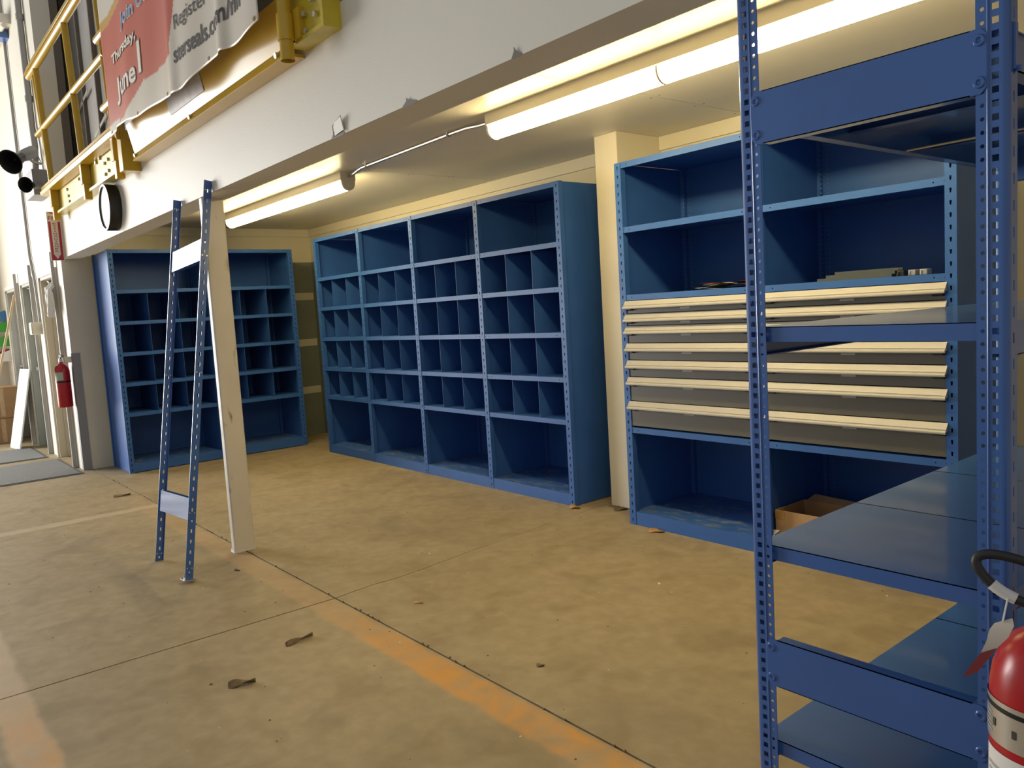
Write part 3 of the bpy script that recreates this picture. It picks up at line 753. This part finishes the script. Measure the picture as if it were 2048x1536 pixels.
def horn(name, c, d, s, label, m1='grey_metal'):
    t = thing(name, label, 'speaker', c)
    c = Vector(c); d = Vector(d).normalized()
    part('bell', MB().tube([c+d*.22*s, c+d*.215*s, c+d*.12*s, c+d*.0*s, c-d*.04*s], [.118*s, .125*s, .07*s, .045*s, .045*s], 24, caps=False), 'black', t)
    part('driver', MB().tube([c-d*.20*s, c-d*.18*s, c-d*.05*s, c+d*.03*s], [.045*s, .062*s, .062*s, .05*s], 20), m1, t)
    part('phase_plug', MB().tube([c, c+d*.1*s, c+d*.14*s], [.044*s, .03*s, .006*s], 14), 'black', t)
    return t
h1 = horn('horn_speaker', (-1.60, -2.23, 3.15), (.64, -.64, -.43), .95, 'large grey and black horn speaker above the dark control box')
part('bracket', MB().tube([(-1.75, -2.17, 3.17), (-1.76, -2.12, 3.13), (-1.77, YB-.005, 3.12)], .014, 8).tube([(-1.78, -2.16, 3.20), (-1.78, -2.12, 3.25), (-1.78, -2.08, 3.24), (-1.78, -2.05, 3.14)], .006, 6), 'steel', h1)
h2 = horn('horn_speaker', (-1.46, -2.19, 2.85), (.75, -.62, -.12), .60, 'small dark round horn speaker in front of the control box', 'grey_metal')
part('bracket', MB().tube([(-1.50, -2.165, 2.855), (-1.56, -2.10, 2.86)], .014, 8), 'steel', h2)
tl = thing('wall_lamp', 'tube light fitting high on the wall above the speakers', 'light', (-2.6, YB-.2, 4.6))
part('housing', MB().box(-3.6, -2.62, YB-.12, YB, 4.75, 4.85), 'housing', tl)
part('tube', MB().tube([(-3.58, YB-.07, 4.73), (-2.64, YB-.07, 4.73)], .02, 10), 'housing', tl)
solo('navy_box', MB().box(-3.0, -2.82, YB-.10, YB, 4.66, 4.80), 'navy', 'navy blue box on the wall above the grey conduits', 'box', (-2.9, YB, 4.66), bevel=.004)

# floor mats
for x0, x1, yb, lb in ((-2.46, -1.16, -2.08, 'grey floor mat in front of the cream door'), (-3.92, -2.73, -2.14, 'grey floor mat in front of the grey door by the leaning board')):
    t = thing('floor_mat', lb, 'mat', ((x0+x1)/2, yb-.6, 0))
    part('border', MB().box(x0, x1, yb-1.5, yb, 0, .006), 'matedge', t, bevel=.003)
    part('pile', MB().box(x0+.03, x1-.03, yb-1.47, yb-.03, .006, .011), 'mat', t, bevel=.003)
# leaning white board, pole, boxes, bins at the far doors
bd = MB()
a = [Vector((-4.22, -2.335, 0)), Vector((-3.82, -2.285, 0))]
up_ = Vector((-.12, YB-.05+2.31, .98))
bd.add([a[0], a[1], a[1]+up_, a[0]+up_]+[v+Vector((0, .018, 0)) for v in (a[0], a[1], a[1]+up_, a[0]+up_)], [(0, 1, 2, 3), (7, 6, 5, 4), (0, 4, 5, 1), (1, 5, 6, 2), (2, 6, 7, 3), (3, 7, 4, 0)])
solo('white_board', bd, 'white', 'white board leaning against the wall beside the grey door', 'board', (-4.0, -2.3, 0), bevel=.003)
solo('wooden_pole', MB().tube([(-4.62, -2.56, 0), (-4.15, YB-.062, 1.92)], .014, 8), 'wood', 'thin wooden pole leaning against the far door', 'pole', (-4.62, -2.56, 0))
for i, (x0, x1, y0, y1, z0, z1, lb) in enumerate(((-5.35, -4.72, -2.52, -2.12, 0, .34, 'brown cardboard box on the floor behind the leaning white board'), (-5.40, -4.70, -2.50, -2.12, .341, .74, 'brown cardboard box stacked on another one behind the white board'))):
    t = thing('carton', lb, 'box', ((x0+x1)/2, (y0+y1)/2, z0))
    part('body', MB().box(x0, x1, y0, y1, z0, z1-.004), 'card', t, bevel=.004)
    for yy in (y0, (y0+y1)/2+.002): part('flap', MB().box(x0, x1, yy, yy+(y1-y0)/2-.002, z1-.004, z1), 'card', t)
    part('tape', MB().box(x1, x1+.001, (y0+y1)/2-.025, (y0+y1)/2+.025, z0+.02, z1-.01).box(x0+.02, x1-.01, y0-.001, y0, z1-.09, z1-.03), 'wood', t)
solo('red_tray', MB().prism([(-4.62, 0), (-4.32, 0), (-4.28, .05), (-4.66, .05)], 'y', -2.98, -2.64), 'red', 'shallow red tray on the floor beside the cardboard boxes', 'tray', (-4.6, -2.7, 0), bevel=.006)
def bin_(x, z, m_, lb):
    t = thing('parts_bin', lb, 'bin', (x, YB-.1, z), 'small plastic bins on the far wall')
    part('tub', MB().prism([(YB, z), (YB-.15, z), (YB-.19, z+.07), (YB-.19, z+.08), (YB-.02, z+.15), (YB, z+.15)], 'x', x-.06, x+.06), m_, t, bevel=.003)
    part('front_lip', MB().box(x-.062, x+.062, YB-.197, YB-.187, z+.06, z+.085), m_, t)
bin_(-5.66, 1.62, 'bluebin', 'blue plastic bin on the far wall'); bin_(-5.66, 1.47, 'green', 'upper green plastic bin on the far wall'); bin_(-5.66, 1.27, 'green', 'lower green plastic bin on the far wall'); bin_(-5.72, 1.08, 'red', 'dark red plastic bin on the far wall')
bin_(-5.56, 1.06, 'white', 'white plastic bin on the far wall')

# ---------------------------------------------------------------- yellow railing, gate and banner on the mezzanine edge
TY = lambda z: -2.125-.028*(z-2.47)
rl = thing('guard_railing', 'yellow pipe guard railing with bolted base channel above the clock', 'railing', (.3, -2.1, 2.45))
for i, x in enumerate((-.86, .45, 1.47)):
    zt = 3.80
    part('post', MB().tube([(x, TY(2.78), 2.74), (x, TY(zt), zt)], .026, 14), 'yellow', rl)
    part('post_socket', MB().prism([(x-.036, YB-.055), (x+.036, YB-.055), (x+.032, YB-.12), (x-.032, YB-.12)], 'z', 2.56, 2.72).prism([(x-.032, YB-.055), (x+.032, YB-.055), (x+.03, YB-.11), (x-.03, YB-.11)], 'z', 2.44, 2.57), 'yellow', rl, bevel=.004)
part('post', MB().tube([(-1.07, TY(2.78)+.04, 2.74), (-1.07, TY(3.78)+.02, 3.80)], .026, 14), 'yellow', rl)
part('top_rail', MB().tube([(-1.24, TY(3.82), 3.82), (-1.20, TY(3.82), 3.82), (1.62, TY(3.82), 3.82)], .030, 14), 'yellow', rl, label='round top rail')
part('cap_strip', MB().prism([(TY(3.86)-.02, 3.865), (TY(3.86)+.03, 3.865), (TY(3.9)+.035, 3.955), (TY(3.9)+.02, 3.96)], 'x', -1.38, 1.62), 'yellow', rl, bevel=.003)
part('mid_rail', MB().tube([(-1.20, TY(3.28), 3.28), (1.50, TY(3.28), 3.28)], .028, 14), 'yellow', rl, label='round middle rail')
tr = part('toe_channel', MB().prism([(YB-.06, 2.705), (YB-.135, 2.715), (YB-.14, 2.745), (YB-.125, 2.755), (YB-.125, 2.765), (YB-.112, 2.765), (YB-.112, 2.7685), (YB-.125, 2.7685), (YB-.125, 2.79), (YB-.06, 2.79)], 'x', -1.22, 1.60), 'yellow', rl, label='grooved toe channel')
pl = part('base_channel', MB().box(-.93, 1.66, YB-.05, YB, 2.515, 2.725).box(-.93, 1.66, YB-.085, YB, 2.497, 2.517), 'yellow2', rl, label='bolted yellow base channel')
part('end_bracket', MB().box(1.60, 1.70, YB-.115, YB, 2.46, 2.73).prism([(1.60, 2.73), (1.70, 2.73), (1.70, 2.66)], 'y', YB-.14, YB-.115), 'yellow', rl, bevel=.004)
for x, z in ((-.45, 2.66), (-.42, 2.60), (-.40, 2.55), (.05, 2.67), (.95, 2.64), (1.06, 2.65), (.95, 2.56), (1.05, 2.57), (.7, 2.69), (1.5, 2.68), (1.51, 2.60), (.82, 2.70)):
    part('bolt', MB().tube([(x, YB-.05, z), (x, YB-.064, z)], .014, 6), 'steel', rl)

gt = thing('safety_gate', 'yellow pipe gate with sheet-metal toe panel hung from a hinge post behind the banner', 'gate', (3, -2.15, 2.45))
for z in (3.39, 2.93): part('gate_rail', MB().tube([(1.40, -2.165, z), (4.36, -2.165, z)], .030, 14), 'yellow', gt)
for x in (2.6, 3.5): part('gate_post', MB().tube([(x, -2.165, 2.75), (x, -2.165, 3.42)], .024, 12), 'yellow', gt)
part('toe_panel', MB().prism([(-2.105, 2.535), (-2.110, 2.535), (-2.150, 2.725), (-2.145, 2.725)], 'x', 1.84, 4.30), 'creampanel', gt, label='sheet-metal toe panel')
part('lower_angle', MB().prism([(YB-.002, 2.497), (-2.125, 2.497), (-2.128, 2.500), (-2.112, 2.545), (-2.104, 2.545), (-2.104, 2.51), (YB-.002, 2.51)], 'x', 1.84, 4.30), 'yellow', gt, label='steel angle under the toe panel')
for x in (1.90, 3.02, 4.20): part('bolt', MB().tube([(x, -2.118, 2.525), (x, -2.134, 2.522)], .013, 6), 'steel', gt)
part('sticker', MB().add([(2.70, -2.1445, 2.695), (2.70, -2.1275, 2.60), (3.28, -2.1275, 2.60), (3.28, -2.1445, 2.695)], [(0, 1, 2, 3)]), 'sticker', gt, label='faded grey sticker')
hx = 4.372
part('hinge_pipe', MB().tube([(hx, -2.155, 2.450), (hx, -2.155, 3.5)], .029, 18, caps=False).tube([(hx, -2.155, 2.450), (hx, -2.155, 3.5)], .023, 18, caps=False), 'yellow', gt)
part('hinge_sleeve', MB().tube([(hx, -2.155, 2.53), (hx, -2.155, 2.635)], .035, 18), 'yellow', gt)
part('hinge_plate', MB().box(4.36, 4.45, -2.13, -2.10, 2.53, 2.65), 'yellow', gt)
part('wall_channel', MB().box(4.33, 4.62, -2.105, YB, 2.535, 2.90), 'yellow2', gt)
part('channel_lip', MB().box(4.33, 4.64, -2.12, YB, 2.518, 2.535), 'yellow2', gt)
part('channel_flange', MB().box(4.62, 4.64, -2.12, YB, 2.535, 2.90), 'yellow2', gt)
for x, z in ((4.47, 2.615), (4.475, 2.545), (4.565, 2.585)): part('bolt', MB().tube([(x, -2.105, z), (x, -2.122, z)], .013, 6), 'steel', gt)
part('catch', MB().box(4.55, 4.59, -2.13, -2.105, 2.635, 2.68), 'steel', gt)

# banner
BX0, BX1, BZ0, BZ1 = 1.73, 4.29, 2.635, 3.62
def bsurf(x, z, off=0):
    u = (x-BX0)/(BX1-BX0); v = (BZ1-z)/(BZ1-BZ0)
    y = -2.217-.010*v+.011*math.sin(u*17+.8*v)*(.35+.65*v)+.0035*math.sin(u*41+3*v)*v
    y -= .020*math.exp(-((u-.555)/.03)**2)*v+.026*math.exp(-((u-.835)/.022)**2)*v
    return Vector((x+.02*v*math.sin(u*15), y-off, z))
mb = MB(); NU, NV = 200, 80; cols = []
def bz(u): return BZ0+.035-.07*u+.018*math.sin(u*19)*(.5+u*.5)+.02*math.sin(u*7+1)-(.02 if u < .06 else 0)
for j in range(NV+1):
    for i in range(NU+1):
        u = i/NU; x = BX0+(BX1-BX0)*u; zb = bz(u); z = zb+(BZ1-zb)*(j/NV); mb.v.append(tuple(bsurf(x, z)))
for j in range(NV):
    for i in range(NU): a = j*(NU+1)+i; mb.f.append((a, a+1, a+NU+2, a+NU+1))
bmat = mat('banner_vinyl', (.7, .65, .56), .34)
nt, N_, L_, B_ = nodes(bmat); va = N_.new('ShaderNodeVertexColor'); va.layer_name = 'print'; L_.new(va.outputs['Color'], B_.inputs['Base Color'])
bn = thing('banner', 'red and white vinyl event banner hung on the yellow gate', 'banner', (3.0, -2.2, 2.62))
bo = part('sheet', mb, bmat, bn, smooth=80)
ca = bo.data.color_attributes.new('print', 'FLOAT_COLOR', 'POINT')
for i, v in enumerate(bo.data.vertices):
    x, z = v.co.x+3.0, v.co.z+2.62
    zr = 2.715 if x < 2.15 else 2.715+.10*min(1, (x-2.15)/.45)**1.2 if x < 2.6 else 2.815-.03*(x-2.6)
    red = x < 3.17+.12*max(0, z-2.85)*4 and z > zr
    if x < 1.98 and z < 2.735 and z <= zr+.02: red = False
    c = (.70, .64, .53)
    if red:
        c = (.57, .125, .07)
        yb_ = 3.33+.10*max(0, x-1.95)**.8
        if z > yb_+.055: c = (.70, .64, .53)
        elif z > yb_: c = (.60, .34, .06)
    ca.data[i].color = (*c, 1)
sd = bo.modifiers.new('thick', 'SOLIDIFY'); sd.thickness = .002; sd.offset = 1
def btext(body, x0, x1, z0, z1, m_, bold=0, off=.004, slope=0):
    t = text_verts(body, 1, bold)
    mp = lambda a, b: bsurf(a, b+slope*(a-x0), off)
    part('lettering', fit_text(t, x0, x1, z0, z1, mp), m_, bn, smooth=0)
btext('June', 1.97, 2.50, 2.80, 2.975, 'text_outline', .05, .0045); btext('June', 1.98, 2.49, 2.806, 2.969, 'text_white', .02, .0062)
btext('1', 2.545, 2.61, 2.86, 3.05, 'text_outline', .04, .0045); btext('1', 2.553, 2.602, 2.866, 3.044, 'text_white', .01, .0062)
btext('Thursday,', 1.93, 2.55, 3.045, 3.135, 'text_outline', .05, .0045); btext('Thursday,', 1.936, 2.544, 3.05, 3.13, 'text_white', .03, .0062)
btext('Join Us', 2.24, 2.80, 3.185, 3.29, 'text_white', .05, .0045); btext('Join Us', 2.25, 2.79, 3.19, 3.285, 'text_blue', .015, .0062)
btext('RegisterOnline', 3.24, 4.08, 2.875, 2.968, 'text_dark', 0, .0055)
btext('sterseals.com/nh', 3.21, 4.10, 2.735, 2.825, 'text_dark', .018, .0055)
for x in (1.77, 2.45, 3.0, 3.66, 4.25):
    u = (x-BX0)/(BX1-BX0); c = bsurf(x, bz(u)+.018, .003)
    part('grommet', disc(MB(), tuple(c), .010, -.002, .001, 14, r0=.004), 'brass', bn)

# ---------------------------------------------------------------- floor-standing extinguisher in the foreground
EX, EY = 7.098, -2.14
fe = thing('fire_extinguisher', 'large red fire extinguisher with black hose standing by the rack post', 'fire extinguisher', (EX, EY, 0))
R = .088
part('cylinder', MB().lathe([(R*.9, 0), (R*.98, .004), (R, .02), (R, .648), (R*.99, .673), (R*.93, .708), (R*.80, .740), (R*.60, .763), (R*.36, .777), (R*.28, .781), (R*.28, .798)], (EX, EY, 0), 48), 'red', fe)
def wrap(z0, z1, a0, a1, rr, m_, name, lab=None, n=24):
    q = MB()
    for i in range(n+1):
        a = math.radians(a0+(a1-a0)*i/n)
        for z in (z0, z1): q.v.append((EX+rr*math.cos(a), EY+rr*math.sin(a), z))
    for i in range(n): q.f.append((2*i, 2*i+2, 2*i+3, 2*i+1))
    return part(name, q, m_, fe, lab)
wrap(.583, .660, 0, 360, R+.0012, 'silver', 'band', 'silver label band', 48)
wrap(.643, .651, 185, 330, R+.0018, 'black', 'print')
for a0, z in ((196, .605), (225, .607), (252, .603), (280, .605)):
    wrap(z+.004, z+.018, a0, a0+5, R+.0020, 'text_dark', 'print', n=4)
for k in range(5): wrap(.630-.008*k, .633-.008*k, 200, 222, R+.0019, 'labelgrey', 'print', n=6)
wrap(.10, .568, 208, 335, R+.0008, 'paper', 'label', 'pale instruction label')
for z, h in ((.535, .006), (.523, .006), (.475, .03), (.385, .03), (.33, .04), (.27, .03)): wrap(z, z+h, 214, 300, R+.0014, 'labelgrey', 'print', n=12)
wrap(.17, .24, 214, 300, R+.0014, 'tagred', 'print', n=12)
part('valve', MB().lathe([(.024, .79), (.027, .80), (.027, .83), (.018, .84), (.018, .865)], (EX, EY, 0), 20), 'grey_metal', fe)
part('lever', MB().prism([(EX-.01, .86), (EX+.14, .885), (EX+.14, .893), (EX, .872)], 'y', EY-.012, EY+.012).prism([(EX-.02, .83), (EX+.13, .835), (EX+.13, .843), (EX-.02, .84)], 'y', EY-.010, EY+.010), 'black', fe, bevel=.002)
hose = [(EX+.02, EY-.01, .818), (EX-.02, EY-.02, .822), (EX-.060, EY-.03, .838), (EX-.088, EY-.035, .862), (EX-.100, EY-.035, .884), (EX-.092, EY-.03, .897), (EX-.065, EY-.02, .899), (EX-.02, EY, .887), (EX+.05, EY+.02, .866), (EX+.12, EY+.04, .83), (EX+.15, EY+.05, .74), (EX+.14, EY+.04, .45), (EX+.11, EY+.03, .30)]
def smooth_path(p, k=4):
    p = [Vector(q) for q in p]; out = []
    for i in range(len(p)-1):
        a, b, c, d = p[max(i-1, 0)], p[i], p[i+1], p[min(i+2, len(p)-1)]
        for j in range(k):
            t = j/k; out.append(.5*((2*b)+(c-a)*t+(2*a-5*b+4*c-d)*t*t+(3*b-a-3*c+d)*t**3))
    return out+[p[-1]]
hs = part('hose', MB().tube(smooth_path(hose), .0085, 14), 'blackrubber', fe)
sp_ = smooth_path(hose)
i0 = 6
part('hose_sticker', MB().tube(sp_[i0:i0+5], .0100, 14, caps=False), 'paper', hs, label='white paper sticker round the hose')
part('crimp', MB().tube(sp_[1:5], .0105, 14), 'brownpanel', hs)
tg = MB()
tgp = [(-.050, -.060, .797, .012), (-.050, -.068, .787, .017), (-.054, -.076, .768, .015), (-.064, -.084, .748, .011), (-.076, -.090, .726, .011), (-.090, -.095, .700, .010)]
for dx, dy, z, hw in tgp:
    tg.v += [(EX+dx-hw, EY+dy, z-.006), (EX+dx+hw, EY+dy+.01, z+.006)]
for i in range(len(tgp)-1): tg.f.append((2*i, 2*i+1, 2*i+3, 2*i+2))
tgo = part('inspection_tag', tg, 'taggrey', fe, label='curled paper inspection tag', smooth=60)
part('tag_print', MB().add([(v[0], v[1]-.0012, v[2]) for v in tg.v[6:]], [(0, 1, 3, 2), (2, 3, 5, 4)]), 'tagred', tgo)
part('tag_tie', MB().tube([(EX-.050, EY-.035, .832), (EX-.050, EY-.058, .796)], .0016, 6), 'paper', tgo)

# ---------------------------------------------------------------- leaves and crumbs on the floor
def leaf(x, y, ln, wd, rot, m_, label, curl=.02):
    q = MB(); n = 8
    for i in range(n+1):
        t = i/n; w_ = wd*math.sin(math.pi*min(1, .12+t*.86))**.8*(1+.25*math.sin(9*t))
        for s in (-1, 0, 1):
            lx, ly = (t-.5)*ln, s*w_/2
            z = .001+curl*(.35*abs(s)+.25*math.sin(3*t+s))**2+(.0 if s else .0)
            q.v.append((x+lx*math.cos(rot)-ly*math.sin(rot), y+lx*math.sin(rot)+ly*math.cos(rot), z))
    for i in range(n):
        for s in (0, 1): a = i*3+s; q.f.append((a, a+1, a+4, a+3))
    o = solo('dry_leaf', q, m_, label, 'leaf', (x, y, 0), smooth=70); d_ = o.modifiers.new('thick', 'SOLIDIFY'); d_.thickness = .0015; d_.offset = 1
leaf(4.58, -2.655, .10, .04, 1.25, 'leaf', 'curled brown leaf alone on the open floor left of the yellow line', .05)
leaf(4.36, -2.32, .135, .022, 1.75, 'leaf', 'long narrow curled brown leaf near the crossing of the floor joints', .05)
leaf(.35, -2.09, .13, .05, 1.5, 'leaf', 'brown leaf on the floor near the end shelving', .04)
leaf(3.70, -.03, .08, .045, .4, 'leaf_orange', 'orange leaf at the corner of the four-bay shelving', .06)
leaf(4.48, -.105, .10, .06, .3, 'leaf_orange', 'orange-brown leaf against the base of the drawer shelving', .03)
leaf(3.97, .13, .09, .05, .9, 'leaf', 'dark leaf at the foot of the cream pilaster', .04)
leaf(5.30, -1.76, .030, .022, .9, 'leaf', 'tiny dark leaf bit on the floor before the drawer shelving', .02)
leaf(3.16, -2.15, .05, .014, .3, 'leaf', 'tiny thin leaf scrap by the column base', .02)
leaf(4.37, -1.72, .05, .03, .7, 'leaf_orange', 'pale tan leaf scrap beside the floor crack', .01)
cr_ = MB(); ck_ = MB()
for i in range(260):
    x = random.uniform(-.5, 6.3); y = random.uniform(-3.6, -.15)
    if (x < 0 and y > -1.9): continue
    r = random.uniform(.0015, .005)*(1.6 if random.random() < .1 else 1)
    tgt = cr_ if random.random() < .72 else ck_
    tgt.lathe([(r, 0), (r*.7, r*.5), (.0004, r*.7)], (x, y, 0), 5)
for i in range(40):
    x = random.uniform(-1, 4.0) if i < 26 else random.uniform(4, 6); cr_.lathe([(.006, -.002), (.004, .004), (.0005, .005)], (x, jy+random.uniform(-.008, .008), 0), 6)
o = solo('floor_crumbs', cr_, 'leaf', 'dark specks of grit scattered over the concrete floor', 'grit', smooth=0); o['kind'] = 'stuff'
o = solo('paint_chips', ck_, 'chip', 'pale paint chips scattered over the concrete floor', 'chips', smooth=0); o['kind'] = 'stuff'
